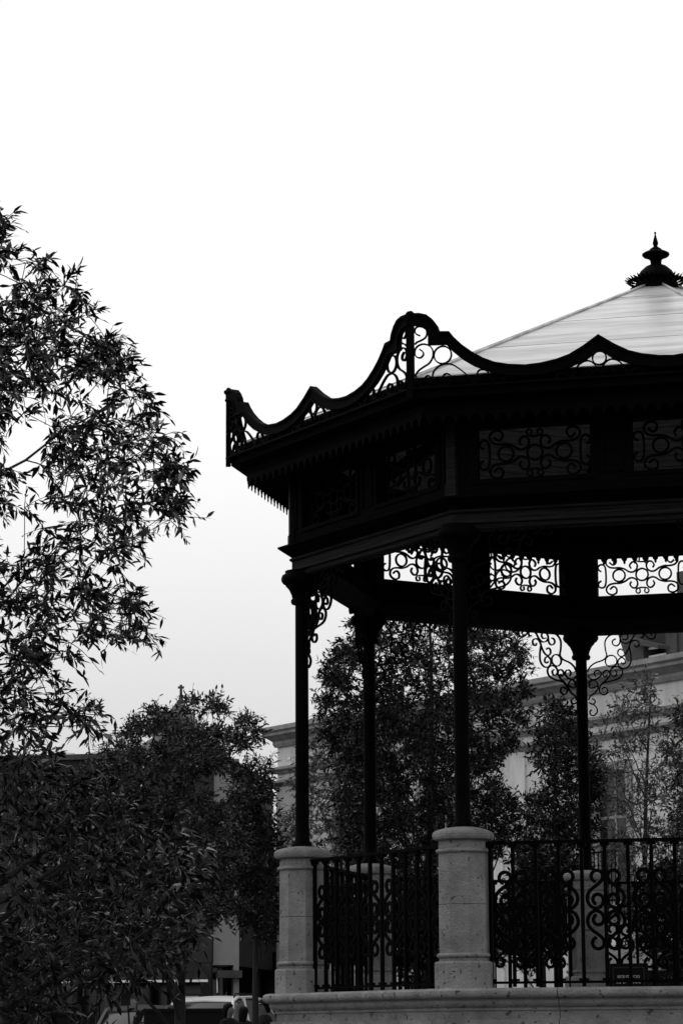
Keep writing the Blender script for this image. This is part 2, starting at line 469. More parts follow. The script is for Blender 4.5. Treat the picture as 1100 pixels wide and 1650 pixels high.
def crest():
    mb = MB()
    for s_ in (1, -1):
        n = len(topc)
        def rg(i, f0, f1, y0, y1):
            (xt, zt), (xb, zb) = topc[i], botc[i]
            def mix(t): return (s_ * (xb + (xt - xb) * t), zb + (zt - zb) * t)
            a, b = mix(f0), mix(f1)
            return [(b[0], y0, b[1]), (b[0], y1, b[1]), (a[0], y1, a[1]), (a[0], y0, a[1])]
        mb.loft([rg(i, 0, 0.80, -apC - 0.018, -apC + 0.018) for i in range(n)])
        mb.loft([rg(i, 0.79, 1.0, -apC - 0.035, -apC + 0.035) for i in range(n)])
        mb.loft([rg(i, 0.02, 0.16, -apC - 0.026, -apC + 0.026) for i in range(n)])
    mb.box(-hwC + 0.01, hwC - 0.01, -apC - 0.02, -apC + 0.02, 4.868, 4.885)
    return mb.mesh('crest', 'iron')
crm = crest()
CS = [[(-1.473, 5.321), (-1.505, 5.337), (-1.517, 5.368), (-1.5, 5.395), (-1.466, 5.397), (-1.427, 5.375), (-1.415, 5.34), (-1.428, 5.302), (-1.467, 5.279), (-1.501, 5.266), (-1.517, 5.248)],
 [(-1.478, 5.207), (-1.451, 5.183), (-1.447, 5.158), (-1.469, 5.135), (-1.498, 5.14), (-1.518, 5.167), (-1.512, 5.213), (-1.48, 5.241), (-1.438, 5.247), (-1.391, 5.227), (-1.366, 5.182), (-1.371, 5.127), (-1.401, 5.082), (-1.453, 5.051), (-1.491, 5.024), (-1.515, 4.991)],
 [(-1.272, 4.915), (-1.288, 4.946), (-1.28, 4.976), (-1.25, 4.986), (-1.22, 4.967), (-1.217, 4.933), (-1.242, 4.897), (-1.302, 4.888), (-1.344, 4.907), (-1.369, 4.947), (-1.37, 4.99), (-1.347, 5.031), (-1.3, 5.062), (-1.24, 5.068), (-1.198, 5.055), (-1.139, 5.013), (-1.081, 4.958), (-1.023, 4.889)],
 [(-1.515, 4.991), (-1.50, 4.93), (-1.47, 4.895), (-1.43, 4.89), (-1.395, 4.905), (-1.382, 4.957), (-1.411, 4.98), (-1.437, 4.96), (-1.435, 4.93)],
 [(-1.023, 4.889), (-0.99, 4.944), (-1.001, 4.966), (-0.988, 4.995), (-0.95, 5.001), (-0.912, 4.977), (-0.89, 4.93), (-0.86, 4.889)],
 [(-0.80, 4.889), (-0.77, 4.925), (-0.73, 4.93), (-0.70, 4.905)],
 [(-0.115, 4.906), (-0.112, 4.938), (-0.077, 4.944), (-0.042, 4.924), (-0.025, 4.943), (-0.034, 4.978), (-0.07, 5.011), (-0.114, 5.017), (-0.165, 4.992), (-0.207, 4.931), (-0.223, 4.886)],
 [(-0.24, 4.886), (-0.28, 4.925), (-0.33, 4.93), (-0.36, 4.90), (-0.33, 4.889)]]
csm = []
for s_ in (1, -1):
    for c in CS:
        csm.append(MB().strip(crom([(s_ * x, z) for x, z in c], 4), 0.011, 0.024, -apC).mesh('scroll', 'iron'))
    csm.append(MB().ring(s_ * -1.286, 5.146, 0.073, 0.011, 0.024, -apC).mesh('scroll', 'iron'))
    if s_ > 0: csm.append(MB().ring(0, 5.035, 0.056, 0.011, 0.024, -apC).mesh('scroll', 'iron'))
postm = MB().box(-0.028, 0.028, -RC - 0.012, -RC + 0.03, 4.80, 5.525).box(-0.02, 0.02, -RC - 0.004, -RC + 0.022, 5.525, 5.535).mesh('crest_post', 'iron')
cornpost = MB().box(-0.045, 0.045, -RF - 0.012, -RF + 0.10, 4.074, 4.70).box(-0.052, 0.052, -RF - 0.02, -RF + 0.06, 4.074, 4.17).mesh('corner_post', 'worn_wood')
for k in range(8):
    th = frot(k)
    inst('architrave', arch, BS, Z, th); inst('cornice', corn, BS, Z, th)
    f = inst('frieze', frz, BS, Z, th)
    for me in opf: inst('opening_frame', me, f)
    for xx in (-1.25, -1.18, -0.09, 0.06, 1.15, 1.22): inst('pilaster_strip', film, f, (xx, 0, 0))
    for s_ in (-1, 1):
        inst('grille', grm, f, (s_ * 0.6425, -apF + 0.055, 4.4175))
    e = inst('eave', sof, BS, Z, th)
    inst('gutter', gut, e); inst('fringe', frm, e)
    c = inst('crest', crm, BS, Z, th)
    for me in csm: inst('scroll', me, c)
    inst('crest_post', postm, BS, Z, vrot(k))
    inst('corner_post', cornpost, BS, Z, vrot(k))

# roof : four sheets on each of eight slopes, boards beneath, hip caps
ZR, SL = 6.69, -0.4245
def rz_(r): return ZR + SL * r
rs = [0.12, 0.782, 1.843, 2.903, 3.99]
panels = []
for i in range(4):
    r0, r1 = rs[i], rs[i + 1] - (0.03 if i < 3 else 0)
    lift = 0.0
    panels.append(MB().mitre([(r0, rz_(r0) + lift), (r1, rz_(r1) + lift), (r1, rz_(r1) + lift - 0.012), (r0, rz_(r0) + lift - 0.012)]).mesh('roof_sheet', 'roof'))
bmb = MB()
nb = 34
for i in range(nb):
    a = 0.2 + i * 3.25 / nb; b = a + 3.25 / nb - 0.012
    d = 0.03 + 0.008 * random.random()
    bmb.mitre([(a, rz_(a) - 0.05), (b, rz_(b) - 0.05), (b, rz_(b) - 0.05 - d), (a, rz_(a) - 0.05 - d)])
boards = bmb.mesh('ceiling_boards', 'board')
hip = MB().tube([(0, -0.1, rz_(0.1) + 0.012), (0, -3.99, rz_(3.99) + 0.004)], 0.012, 6).mesh('hip_cap', 'roof')
raft = MB().mitre([(0.2, rz_(0.2) - 0.16), (3.4, rz_(3.4) - 0.16), (3.4, rz_(3.4) - 0.09), (0.2, rz_(0.2) - 0.09)], -0.03, 0.03).mesh('rafter', 'wood')
hraft = MB().box(-0.04, 0.04, -0.04, 0.04, 0, 1)
hr = MB().loft([[(-0.04, -r, rz_(r) - 0.2), (0.04, -r, rz_(r) - 0.2), (0.04, -r, rz_(r) - 0.09), (-0.04, -r, rz_(r) - 0.09)] for r in (0.15, 3.45)]).mesh('hip_rafter', 'wood')
rooft = MB().lathe([(0.25, ZR - 0.28), (0.25, ZR - 0.06), (0.05, ZR - 0.03)], 8).build('roof', 'wood', BS, Z)
for k in range(8):
    for me in panels: inst('roof_sheet', me, rooft, (0, 0, 0), frot(k))
    o = inst('ceiling_boards', boards, rooft, (0, 0, 0), frot(k)); o['kind'] = 'stuff'
    inst('hip_cap', hip, rooft, (0, 0, 0), vrot(k)); inst('hip_rafter', hr, rooft, (0, 0, 0), vrot(k))

# finial
fin = MB().lathe([(0.045, 6.50), (0.13, 6.60), (0.15, 6.635), (0.20, 6.632), (0.205, 6.65), (0.19, 6.70), (0.178, 6.74), (0.15, 6.79), (0.10, 6.835), (0.062, 6.852), (0.052, 6.862), (0.052, 6.885), (0.058, 6.905), (0.08, 6.922), (0.118, 6.937), (0.131, 6.952), (0.128, 6.964), (0.10, 6.98), (0.06, 6.992), (0.058, 7.006), (0.05, 7.014), (0.03, 7.026), (0.018, 7.04), (0.026, 7.06), (0.026, 7.075), (0.014, 7.12), (0.006, 7.155), (0.010, 7.165), (0.009, 7.178), (0.003, 7.182)], 28).build('finial', 'iron', BS, Z, smooth=True)
lf = MB()
for ofs, sc_ in ((0, 1.0), (0.030, 0.72), (-0.030, 0.72)):
    pts = [(0.20, 6.655), (0.235, 6.662), (0.270, 6.685), (0.300 * (0.9 + 0.1 * sc_), 6.68 + 0.03 * sc_)]
    wds = [0.008, 0.012, 0.016, 0.003]
    lf.loft([[(ofs * (i / 1.7) - wv, -r, z), (ofs * (i / 1.7) + wv, -r, z), (ofs * (i / 1.7) + wv, -r - 0.004, z + 0.006), (ofs * (i / 1.7) - wv, -r - 0.004, z + 0.006)] for i, ((r, z), wv) in enumerate(zip(pts, wds))])
lf.tube([(0, -0.205, 6.64), (0.012, -0.235, 6.63), (0.0, -0.25, 6.612), (-0.012, -0.235, 6.60)], 0.006, 5)
lfm = lf.mesh('crown_leaf', 'iron')
for i in range(20):
    inst('crown_leaf', lfm, fin, (0, 0, 0), 2 * PI * i / 20)

# notice on the far railing
th = frot(3)
inr = AP - 0.06
nb_ = empty('notice_board', (inr * math.sin(th), -inr * math.cos(th), FLOOR + 0.06), th)
tag(nb_, 'small black notice board with white lettering on the far railing', 'sign')
# local frame: outside is -Y, so the inside face looks to +Y ; right in the photo is -X
xs = 0.875
MB().box(xs - 0.20, xs + 0.20, 0.0, 0.012, 0.0, 0.33).build('panel', 'dark_wall', nb_)
fr(xs - 0.16, xs + 0.16, 0.03, 0.29, 0.004, 0.012, 0.014).build('border_line', 'concrete', nb_)
def text(name, body, size, loc, rot, parent, material):
    cu = bpy.data.curves.new(name, 'FONT')
    cu.body = body; cu.size = size; cu.align_x = 'CENTER'; cu.extrude = 0.0008
    o = bpy.data.objects.new(name + '_tmp', cu); COL.objects.link(o)
    dg = bpy.context.evaluated_depsgraph_get(); dg.update()
    me = bpy.data.meshes.new_from_object(o.evaluated_get(dg))
    bpy.data.objects.remove(o); me.name = name
    me.materials.clear(); me.materials.append(MATS[material])
    t = inst(name, me, parent, loc); t.rotation_euler = rot
    return t
text('lettering', 'ESTE EDIFICIO', 0.036, (xs, 0.0135, 0.185), (PI / 2, 0, PI), nb_, 'signwhite')
mk = MB()
x = xs + 0.125
for i, wd in enumerate([0.012, 0.016, 0.01, 0.0, 0.014, 0.012, 0.0, 0.0, 0.006, 0.014, 0.012, 0.014, 0.01, 0.014, 0.012]):
    if wd:
        mk.box(x - wd, x, 0.012, 0.014, 0.128 + 0.005 * (i % 2), 0.145)
    x -= 0.0165
mk.build('worn_lettering', 'signwhite', nb_)

# ------------------------------------------------------------------ trees
LEAF = np.array([[0, 0, 0], [0.38, 0.5, 0.03], [0.38, -0.5, 0.03], [0.72, 0.33, -0.01], [0.72, -0.33, -0.01], [1.0, 0, -0.08]])
LF3 = [(0, 2, 1), (1, 2, 4), (1, 4, 3), (3, 4, 5)]
def leaves_mesh(name, P, D, N, Ln, Wd, material):
    """P base, D axis, N rough normal, arrays"""
    D = D / np.linalg.norm(D, axis=1, keepdims=True)
    S = np.cross(N, D); S /= np.linalg.norm(S, axis=1, keepdims=True) + 1e-9
    U = np.cross(D, S)
    V = P[:, None, :] + LEAF[None, :, 0:1] * Ln[:, None, None] * D[:, None, :] + LEAF[None, :, 1:2] * Wd[:, None, None] * S[:, None, :] + LEAF[None, :, 2:3] * Ln[:, None, None] * U[:, None, :]
    n = len(P)
    V = V.reshape(-1, 3)
    F = (np.array(LF3)[None] + (np.arange(n) * 6)[:, None, None]).reshape(-1)
    me = bpy.data.meshes.new(name)
    me.vertices.add(len(V)); me.vertices.foreach_set('co', V.astype(np.float32).ravel())
    nf = n * 4
    me.loops.add(nf * 3); me.loops.foreach_set('vertex_index', F.astype(np.int32))
    me.polygons.add(nf); me.polygons.foreach_set('loop_start', (np.arange(nf) * 3).astype(np.int32))
    me.update(calc_edges=True)
    me.materials.append(MATS[material])
    if n > 1000:                        # a few leaves are paler: glints of light put into the leaf colour
        me.materials.append(MATS['leaf_glint'])
        pick = (RNG.random(n) < 0.055).astype(np.int32)
        me.polygons.foreach_set('material_index', np.repeat(pick, 4))
    return me

def inpoly(x, y, poly):
    r = False; j = len(poly) - 1
    for i in range(len(poly)):
        xi, yi = poly[i]; xj, yj = poly[j]
        if (yi > y) != (yj > y) and x < (xj - xi) * (y - yi) / (yj - yi) + xi: r = not r
        j = i
    return r
def sample(poly, n, d0, d1, gaps=(), sep=0.0, rnd=random):
    xs_ = [p[0] for p in poly]; ys_ = [p[1] for p in poly]
    cx = sum(xs_) / len(xs_); half = (max(xs_) - min(xs_)) / 2
    o = []; tries = 0
    while len(o) < n and tries < n * 60:
        tries += 1
        x = rnd.uniform(min(xs_), max(xs_)); y = rnd.uniform(min(ys_), max(ys_))
        if not inpoly(x, y, poly): continue
        if any(((x - a) / c) ** 2 + ((y - b) / d) ** 2 < 1 for a, b, c, d in gaps): continue
        e = math.sqrt(max(0.12, 1 - ((x - cx) / half) ** 2))     # the crown is rounded in depth too
        q = px(x, y, (d0 + d1) / 2 + rnd.uniform(-1, 1) * (d1 - d0) / 2 * e)
        if sep and any((q - r).length < sep for r in o[-60:]): continue
        o.append(q)
    return o

def make_tree(name, label, base, trunk_top, clusters, leaf_len, leaf_w, per, spread, material, r0=0.09, limbs=10, droop=0.25, group=None, singles=0, twig_r=0.004, seed=1, lean=0.35):
    rnd = random.Random(seed); rg = np.random.default_rng(seed)
    root = empty(name, (base.x, base.y, 0))
    tag(root, label, 'tree', group)
    o = Vector((base.x, base.y, 0))
    top = Vector(trunk_top)
    H = top.z
    def tp(t):
        q = o.lerp(top, t)
        return q + Vector((math.sin(t * 5 + seed), math.cos(t * 4 + seed), 0)) * 0.03 * H * 0.3 * t
    tr = MB()
    tr.tube([tp(i / 10) - o for i in range(11)], [r0 * (1.25 if i == 0 else 1) * (1 - 0.82 * i / 10) for i in range(11)], 10)
    wood = MB()
    cl = [Vector(c) for c in clusters]
    pts = []            # skeleton points (pos, radius)
    for i in range(11): pts.append((tp(i / 10), r0 * (1 - 0.82 * i / 10)))
    ends = rnd.sample(cl, min(limbs, len(cl)))
    ends.sort(key=lambda c: c.z)
    for c in ends:
        h = math.hypot(c.x - o.x, c.y - o.y)
        zt = max(0.12 * H, min(H * 0.95, c.z - lean * h - 0.15 * H * rnd.random()))
        a = tp(zt / H); ra = max(0.012, r0 * (1 - 0.82 * zt / H) * 0.36)
        mid = a.lerp(c, 0.5) + Vector((rnd.uniform(-.06, .06) * h, rnd.uniform(-.06, .06) * h, -0.10 * h * rnd.random()))
        P = [a.lerp(mid, t).lerp(mid.lerp(c, t), t) + Vector((rnd.gauss(0, .008), rnd.gauss(0, .008), rnd.gauss(0, .008))) * h for t in [i / 9 for i in range(10)]]
        Rr = [ra * (1 - 0.8 * i / 9) for i in range(10)]
        wood.tube([q - o for q in P], Rr, 6)
        pts += list(zip(P, Rr))[2:]
    cap_ = len(pts) + 5 * len(cl) + 5
    A = np.full((cap_, 3), 1e6); na = len(pts)
    A[:na] = [list(q) for q, r in pts]
    tr_xy = np.array([o.x, o.y])
    cl.sort(key=lambda c: min((c - q).length for q, r in pts[::3]))
    LP, LD, LN, LL, LW = [], [], [], [], []
    for c in cl:
        B_ = A[:na]
        d = np.linalg.norm(B_ - np.array(c), axis=1) + 0.6 * np.maximum(0, B_[:, 2] - c.z) + 0.35 * np.maximum(0, np.hypot(B_[:, 0] - o.x, B_[:, 1] - o.y) - math.hypot(c.x - o.x, c.y - o.y))
        a, ra = pts[int(np.argmin(d))]
        v = c - a
        if v.length > 0.05:
            mid = a.lerp(c, 0.5) + Vector((rnd.gauss(0, .07), rnd.gauss(0, .07), rnd.gauss(0.03, .05))) * v.length
            P = [a.lerp(mid, t).lerp(mid.lerp(c, t), t) for t in (0, .25, .5, .75, 1)]
            rr = min(ra * 0.6, 0.012 + 0.004 * v.length)
            rl_ = [max(twig_r, rr * (1 - 0.17 * i)) for i in range(5)]
            wood.tube([q - o for q in P], rl_, 4)
            for q, r in list(zip(P, rl_))[2:]:
                pts.append((q, r)); A[na] = list(q); na += 1
        outd = Vector((c.x - o.x, c.y - o.y, 0.35 * (c.z - 0.5 * H)))
        if outd.length > 0: outd.normalize()
        ntw = max(2, per // 7)
        for _ in range(ntw):
            td = (outd * 0.5 + Vector((rnd.gauss(0, 1), rnd.gauss(0, 1), rnd.gauss(0.15, 0.8)))).normalized()
            ln = spread * rnd.uniform(0.5, 1.25)
            bend = Vector((0, 0, -droop * rnd.random()))
            tw = [c + td * ln * t + bend * ln * t * t for t in (0, 0.35, 0.7, 1.0)]
            wood.tube([q - o for q in tw], [twig_r, twig_r * .85, twig_r * .7, twig_r * .5], 3)
            k = max(3, int(per / ntw * rnd.uniform(0.6, 1.4)))
            for j in range(k):
                t = 0.15 + 0.85 * (j + rnd.random()) / k
                q = c + td * ln * t + bend * ln * t * t
                ax = (td * 0.8 + Vector((rnd.gauss(0, .65), rnd.gauss(0, .65), rnd.gauss(-droop, .55)))).normalized()
                LP.append(q - o); LD.append(ax); LN.append((rnd.gauss(0, .6), rnd.gauss(0, .6), rnd.uniform(0.2, 1.4)))
                s_ = rnd.uniform(0.45, 1.28)
                LL.append(leaf_len * s_); LW.append(leaf_w * s_ * rnd.uniform(0.8, 1.2))
    LP = np.array([list(q) for q in LP]); LD = np.array([list(q) for q in LD]); LN = np.array(LN); LL = np.array(LL); LW = np.array(LW)
    tr.build('trunk', 'bark', root, smooth=True)
    wood.build('branches', 'bark', root, smooth=True)
    if singles:
        W = LP + np.array(o) - np.array(CAM)
        dz = W @ np.array(fw); xx = 550 + FPX * (W @ np.array(rt)) / dz; yy = 825 - FPX * (W @ np.array(up)) / dz
        vis = (xx > 5) & (yy > 5) & (yy < 1640) & (xx < 1090)
        score = np.where(vis, LL / dz, 0)
        idx = np.argsort(-score)[:singles]
        tpl = leaves_mesh('leaf', np.zeros((1, 3)), np.array([[1., 0, 0]]), np.array([[0, 0, 1.]]), np.array([1.0]), np.array([1.0]), material)
        for i in idx:
            D = Vector(LD[i]).normalized(); S = Vector(LN[i]).cross(D).normalized(); U = D.cross(S)
            ob = inst('leaf', tpl, root)
            mm = Matrix(((D.x * LL[i], S.x * LW[i], U.x * LL[i], LP[i][0]), (D.y * LL[i], S.y * LW[i], U.y * LL[i], LP[i][1]), (D.z * LL[i], S.z * LW[i], U.z * LL[i], LP[i][2]), (0, 0, 0, 1)))
            ob.matrix_local = mm
        keep = np.ones(len(LP), bool); keep[idx] = False
        LP, LD, LN, LL, LW = LP[keep], LD[keep], LN[keep], LL[keep], LW[keep]
    cr = inst('crown', leaves_mesh('crown', LP, LD, LN, LL, LW, material), root)
    cr['kind'] = 'stuff'
    return root

def ground_at(x, dist):
    q = px(x, 1600, dist); return Vector((q.x, q.y, 0))

# big tree close to the camera, leaning in from the left edge
near_poly = [(-420, 420), (-250, 300), (-90, 262), (-10, 300), (30, 365), (80, 385), (122, 415), (150, 470), (165, 520), (220, 540), (235, 590), (268, 640), (285, 720), (306, 790), (300, 838), (250, 862), (236, 900), (240, 960), (258, 1010), (238, 1045), (190, 1035), (150, 1050), (90, 1075), (100, 1100), (170, 1150), (180, 1178), (120, 1200), (60, 1235), (140, 1262), (230, 1300), (300, 1330), (330, 1400), (318, 1500), (270, 1560), (190, 1590), (60, 1640), (-300, 1640), (-420, 1200)]
near_gaps = [(70, 790, 42, 22), (30, 720, 38, 16), (150, 880, 18, 14), (205, 850, 26, 12), (60, 870, 22, 12), (190, 1000, 20, 26), (210, 770, 14, 10), (60, 650, 16, 9), (120, 560, 15, 10), (40, 1190, 40, 16), (100, 1130, 26, 10), (10, 840, 24, 14)]
inset = [(x - (13 if y < 1240 and x > -50 else 0), y + (20 if y < 600 else 0)) for x, y in near_poly]
up_poly = [q for q in inset if q[1] < 1240] + [(-420, 1200)]
lo_poly = [(-420, 1180), (40, 1215)] + [q for q in inset if q[1] >= 1240]
ncl = sample(up_poly, 880, 13.6, 17.4, near_gaps, 0.06) + sample(lo_poly, 500, 13.6, 17.0, (), 0.05)
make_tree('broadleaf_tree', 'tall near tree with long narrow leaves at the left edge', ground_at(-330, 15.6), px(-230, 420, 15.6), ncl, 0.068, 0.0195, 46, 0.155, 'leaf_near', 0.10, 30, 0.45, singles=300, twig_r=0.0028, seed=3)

bgroup = 'small trees round the bandstand plaza'
def poly_tree(label, poly, n, d0, d1, trunk, toppx, leaf, mat_, per, spread, seed, gaps=(), r0=0.07, limbs=12, name='small_tree', lean=0.9):
    dm = (d0 + d1) / 2
    make_tree(name, label, ground_at(trunk, dm), px(toppx[0], toppx[1], dm), sample(poly, n, d0, d1, gaps, 0.0, random.Random(seed)), leaf[0], leaf[1], per, spread, mat_, r0, limbs, 0.15, bgroup, 0, 0.0035, seed, lean)

poly_tree('round-headed tree with dark trunk left of the bandstand, a cross above it', [(182, 1200), (212, 1168), (236, 1148), (272, 1141), (294, 1141), (318, 1126), (378, 1138), (414, 1158), (412, 1194), (385, 1205), (395, 1260), (400, 1320), (380, 1420), (385, 1470), (330, 1490), (280, 1530), (180, 1560), (100, 1540), (60, 1400), (80, 1270), (150, 1235)],
          660, 32.5, 36.0, 287, (305, 1165), (0.07, 0.0245), 'leaf_mid', 95, 0.19, 21, [(358, 1275, 30, 26), (398, 1235, 14, 22), (345, 1362, 22, 12), (190, 1225, 20, 10), (385, 1330, 14, 16)], 0.085, 14)
poly_tree('dark narrow tree against the left stone pillar', [(375, 1262), (405, 1222), (428, 1232), (440, 1275), (448, 1330), (452, 1420), (450, 1500), (425, 1520), (395, 1490), (370, 1470), (350, 1430), (362, 1340)],
          330, 38, 40, 412, (415, 1240), (0.066, 0.023), 'leaf_dark', 60, 0.2, 22, [], 0.06, 10)
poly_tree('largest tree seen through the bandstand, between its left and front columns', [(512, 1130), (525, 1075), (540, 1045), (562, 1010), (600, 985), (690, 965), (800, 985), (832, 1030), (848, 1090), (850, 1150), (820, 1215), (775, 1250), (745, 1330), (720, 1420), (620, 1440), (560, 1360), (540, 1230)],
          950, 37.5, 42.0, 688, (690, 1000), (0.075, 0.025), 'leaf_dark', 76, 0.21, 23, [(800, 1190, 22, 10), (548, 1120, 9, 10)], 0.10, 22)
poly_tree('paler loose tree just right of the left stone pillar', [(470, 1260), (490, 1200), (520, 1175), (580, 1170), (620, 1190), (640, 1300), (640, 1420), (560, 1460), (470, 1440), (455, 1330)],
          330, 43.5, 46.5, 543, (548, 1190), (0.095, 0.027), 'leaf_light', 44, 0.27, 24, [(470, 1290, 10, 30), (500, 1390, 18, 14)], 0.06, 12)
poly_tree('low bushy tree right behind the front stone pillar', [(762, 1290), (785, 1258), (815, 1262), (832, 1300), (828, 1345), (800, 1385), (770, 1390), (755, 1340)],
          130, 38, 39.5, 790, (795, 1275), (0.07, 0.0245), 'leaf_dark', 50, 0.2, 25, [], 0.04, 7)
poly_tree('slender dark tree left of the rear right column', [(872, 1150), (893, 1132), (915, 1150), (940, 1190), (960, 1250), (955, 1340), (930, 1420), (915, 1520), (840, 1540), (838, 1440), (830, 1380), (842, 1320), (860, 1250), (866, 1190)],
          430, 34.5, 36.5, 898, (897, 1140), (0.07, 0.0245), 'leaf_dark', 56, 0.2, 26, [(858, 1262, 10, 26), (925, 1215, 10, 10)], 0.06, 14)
poly_tree('thin pale tree with several stems right of the rear column', [(958, 1210), (985, 1150), (1010, 1120), (1042, 1085), (1062, 1090), (1055, 1130), (1075, 1190), (1098, 1260), (1120, 1330), (1110, 1420), (1060, 1450), (1000, 1420), (965, 1340), (955, 1270)],
          250, 36.5, 39.0, 1033, (1045, 1100), (0.075, 0.022), 'leaf_light', 34, 0.26, 27, [(1075, 1150, 16, 40), (990, 1330, 14, 18)], 0.06, 16)
poly_tree('dark bush cut by the right edge of the picture', [(1078, 1185), (1095, 1140), (1130, 1100), (1190, 1150), (1230, 1260), (1210, 1450), (1100, 1500), (1020, 1540), (1010, 1440), (1060, 1380), (1090, 1290)],
          380, 33.0, 35.5, 1120, (1130, 1130), (0.07, 0.0245), 'leaf_mid', 50, 0.22, 28, [], 0.07, 12)

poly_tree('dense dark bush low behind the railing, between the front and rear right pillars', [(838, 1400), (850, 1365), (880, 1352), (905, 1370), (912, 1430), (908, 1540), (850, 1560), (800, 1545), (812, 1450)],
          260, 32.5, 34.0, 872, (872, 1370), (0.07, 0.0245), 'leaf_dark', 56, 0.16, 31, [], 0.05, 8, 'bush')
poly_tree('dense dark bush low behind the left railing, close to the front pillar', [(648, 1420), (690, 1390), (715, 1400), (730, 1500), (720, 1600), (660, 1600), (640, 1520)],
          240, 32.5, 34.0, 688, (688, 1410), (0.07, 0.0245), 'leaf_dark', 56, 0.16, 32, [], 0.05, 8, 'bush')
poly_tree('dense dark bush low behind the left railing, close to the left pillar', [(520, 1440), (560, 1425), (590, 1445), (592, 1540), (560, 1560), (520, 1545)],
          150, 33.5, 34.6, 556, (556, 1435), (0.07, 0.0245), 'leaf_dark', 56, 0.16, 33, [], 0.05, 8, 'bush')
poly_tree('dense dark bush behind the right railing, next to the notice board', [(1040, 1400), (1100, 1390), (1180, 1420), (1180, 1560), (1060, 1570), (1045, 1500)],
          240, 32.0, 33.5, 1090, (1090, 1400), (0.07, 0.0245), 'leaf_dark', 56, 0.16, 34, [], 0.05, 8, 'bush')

# broad-leaved shrubs at the foot of the picture
def shrub(label, x, y, dist, n, ln, wd, seed, material='leaf_mid'):
    rnd = random.Random(seed)
    c = px(x, y, dist)
    root = empty('shrub', (c.x, c.y, 0)); tag(root, label, 'shrub', 'shrubs in the planting')
    st = MB(); P, D, N, LL, W = [], [], [], [], []
    for i in range(9):
        a = rnd.uniform(0, 2 * PI); t = Vector((math.cos(a) * 0.22, math.sin(a) * 0.22, c.z * rnd.uniform(0.7, 1.0)))
        st.tube([(0, 0, 0), (t.x * .4, t.y * .4, t.z * .6), t], [0.014, 0.01, 0.006], 5)
        for j in range(n):
            f = rnd.uniform(0.35, 1.0)
            q = Vector((t.x * f, t.y * f, t.z * f)); b = rnd.uniform(0, 2 * PI)
            P.append(q); D.append((math.cos(b), math.sin(b), rnd.uniform(0.2, 1.6))); N.append((rnd.gauss(0, .3), rnd.gauss(0, .3), 1)); s_ = rnd.uniform(.6, 1.2)
            LL.append(ln * s_); W.append(wd * s_)
    st.build('stem', 'bark', root)
    o = inst('foliage', leaves_mesh('foliage', np.array([list(q) for q in P]), np.array(D), np.array(N), np.array(LL), np.array(W), material), root); o['kind'] = 'stuff'
shrub('broad-leaved shrub in front of the low dark wall', 222, 1612, 17.5, 14, 0.15, 0.045, 41)
shrub('leafy shrub at the bottom left corner', 30, 1600, 16.0, 16, 0.15, 0.04, 42)
shrub('shrub with pointed leaves at the left, under the near tree', 92, 1585, 17.0, 14, 0.13, 0.035, 43)

# ------------------------------------------------------------------ buildings
# long stone building behind the bandstand
Q0 = Vector((-7.99, 36.25, 0)); d2 = Vector((0.64428, -0.76479, 0))
FB = empty('stone_building', (Q0.x, Q0.y, 0), math.atan2(d2.y, d2.x))
tag(FB, 'pale stone building with deep cornice behind the bandstand', 'building')
# local: +X along the front to the right, outside is -Y
UL, UR, DP = -1.62, 24.0, 14.0
openings = [(0.9, 2.1), (4.2, 5.4), (9.9, 11.1), (13.4, 14.6), (17.4, 18.6)]
wb = MB(); prev = UL
for a, b in openings:
    wb.box(prev, a, 0, 0.5, 0, 7.6); wb.box(a, b, 0, 0.5, 6.0, 7.6); wb.box(a, b, 0, 0.5, 2.7, 3.4); prev = b
wb.box(prev, UR, 0, 0.5, 0, 7.6)
wb.box(UL, UL + 0.5, 0.5, DP, 0, 7.6).box(UR - 0.5, UR, 0.5, DP, 0, 7.6).box(UL + 0.5, UR - 0.5, DP - 0.5, DP, 0, 7.6).box(UL + 0.5, UR - 0.5, 0.5, DP - 0.5, 7.3, 7.5)
wb.build('wall', 'plaster', FB)
def band(name, prof, material):
    """moulding (out, z) along front and left return"""
    rings = [[(UR, -o_, z) for o_, z in prof], [(UL - o_ * 0.6, -o_, z) for o_, z in prof], [(UL - o_ * 0.6, DP, z) for o_, z in prof]]
    MB().loft(rings).build(name, material, FB)
band('cornice', [(-0.1, 7.55), (0.06, 7.55), (0.10, 7.62), (0.10, 7.68), (0.22, 7.76), (0.30, 7.80), (0.30, 7.86), (0.36, 7.90), (0.36, 8.0), (-0.1, 8.02)], 'trim')
band('string_course', [(-0.1, 6.93), (0.05, 6.93), (0.09, 6.98), (0.15, 7.02), (0.15, 7.08), (-0.1, 7.12)], 'trim')
band('string_course', [(-0.1, 6.62), (0.04, 6.62), (0.08, 6.68), (0.15, 6.72), (0.15, 6.77), (-0.1, 6.80)], 'trim')
band('plinth_course', [(-0.1, 0.0), (0.08, 0.0), (0.08, 0.8), (0.03, 0.85), (-0.1, 0.85)], 'trim')
for u in (UL + 0.02, 0.1, 3.1, 6.6, 7.4, 8.8, 12.2, 15.9):
    MB().box(u, u + 0.5, -0.045, 0.01, 0.85, 6.62).build('pilaster', 'plaster', FB)
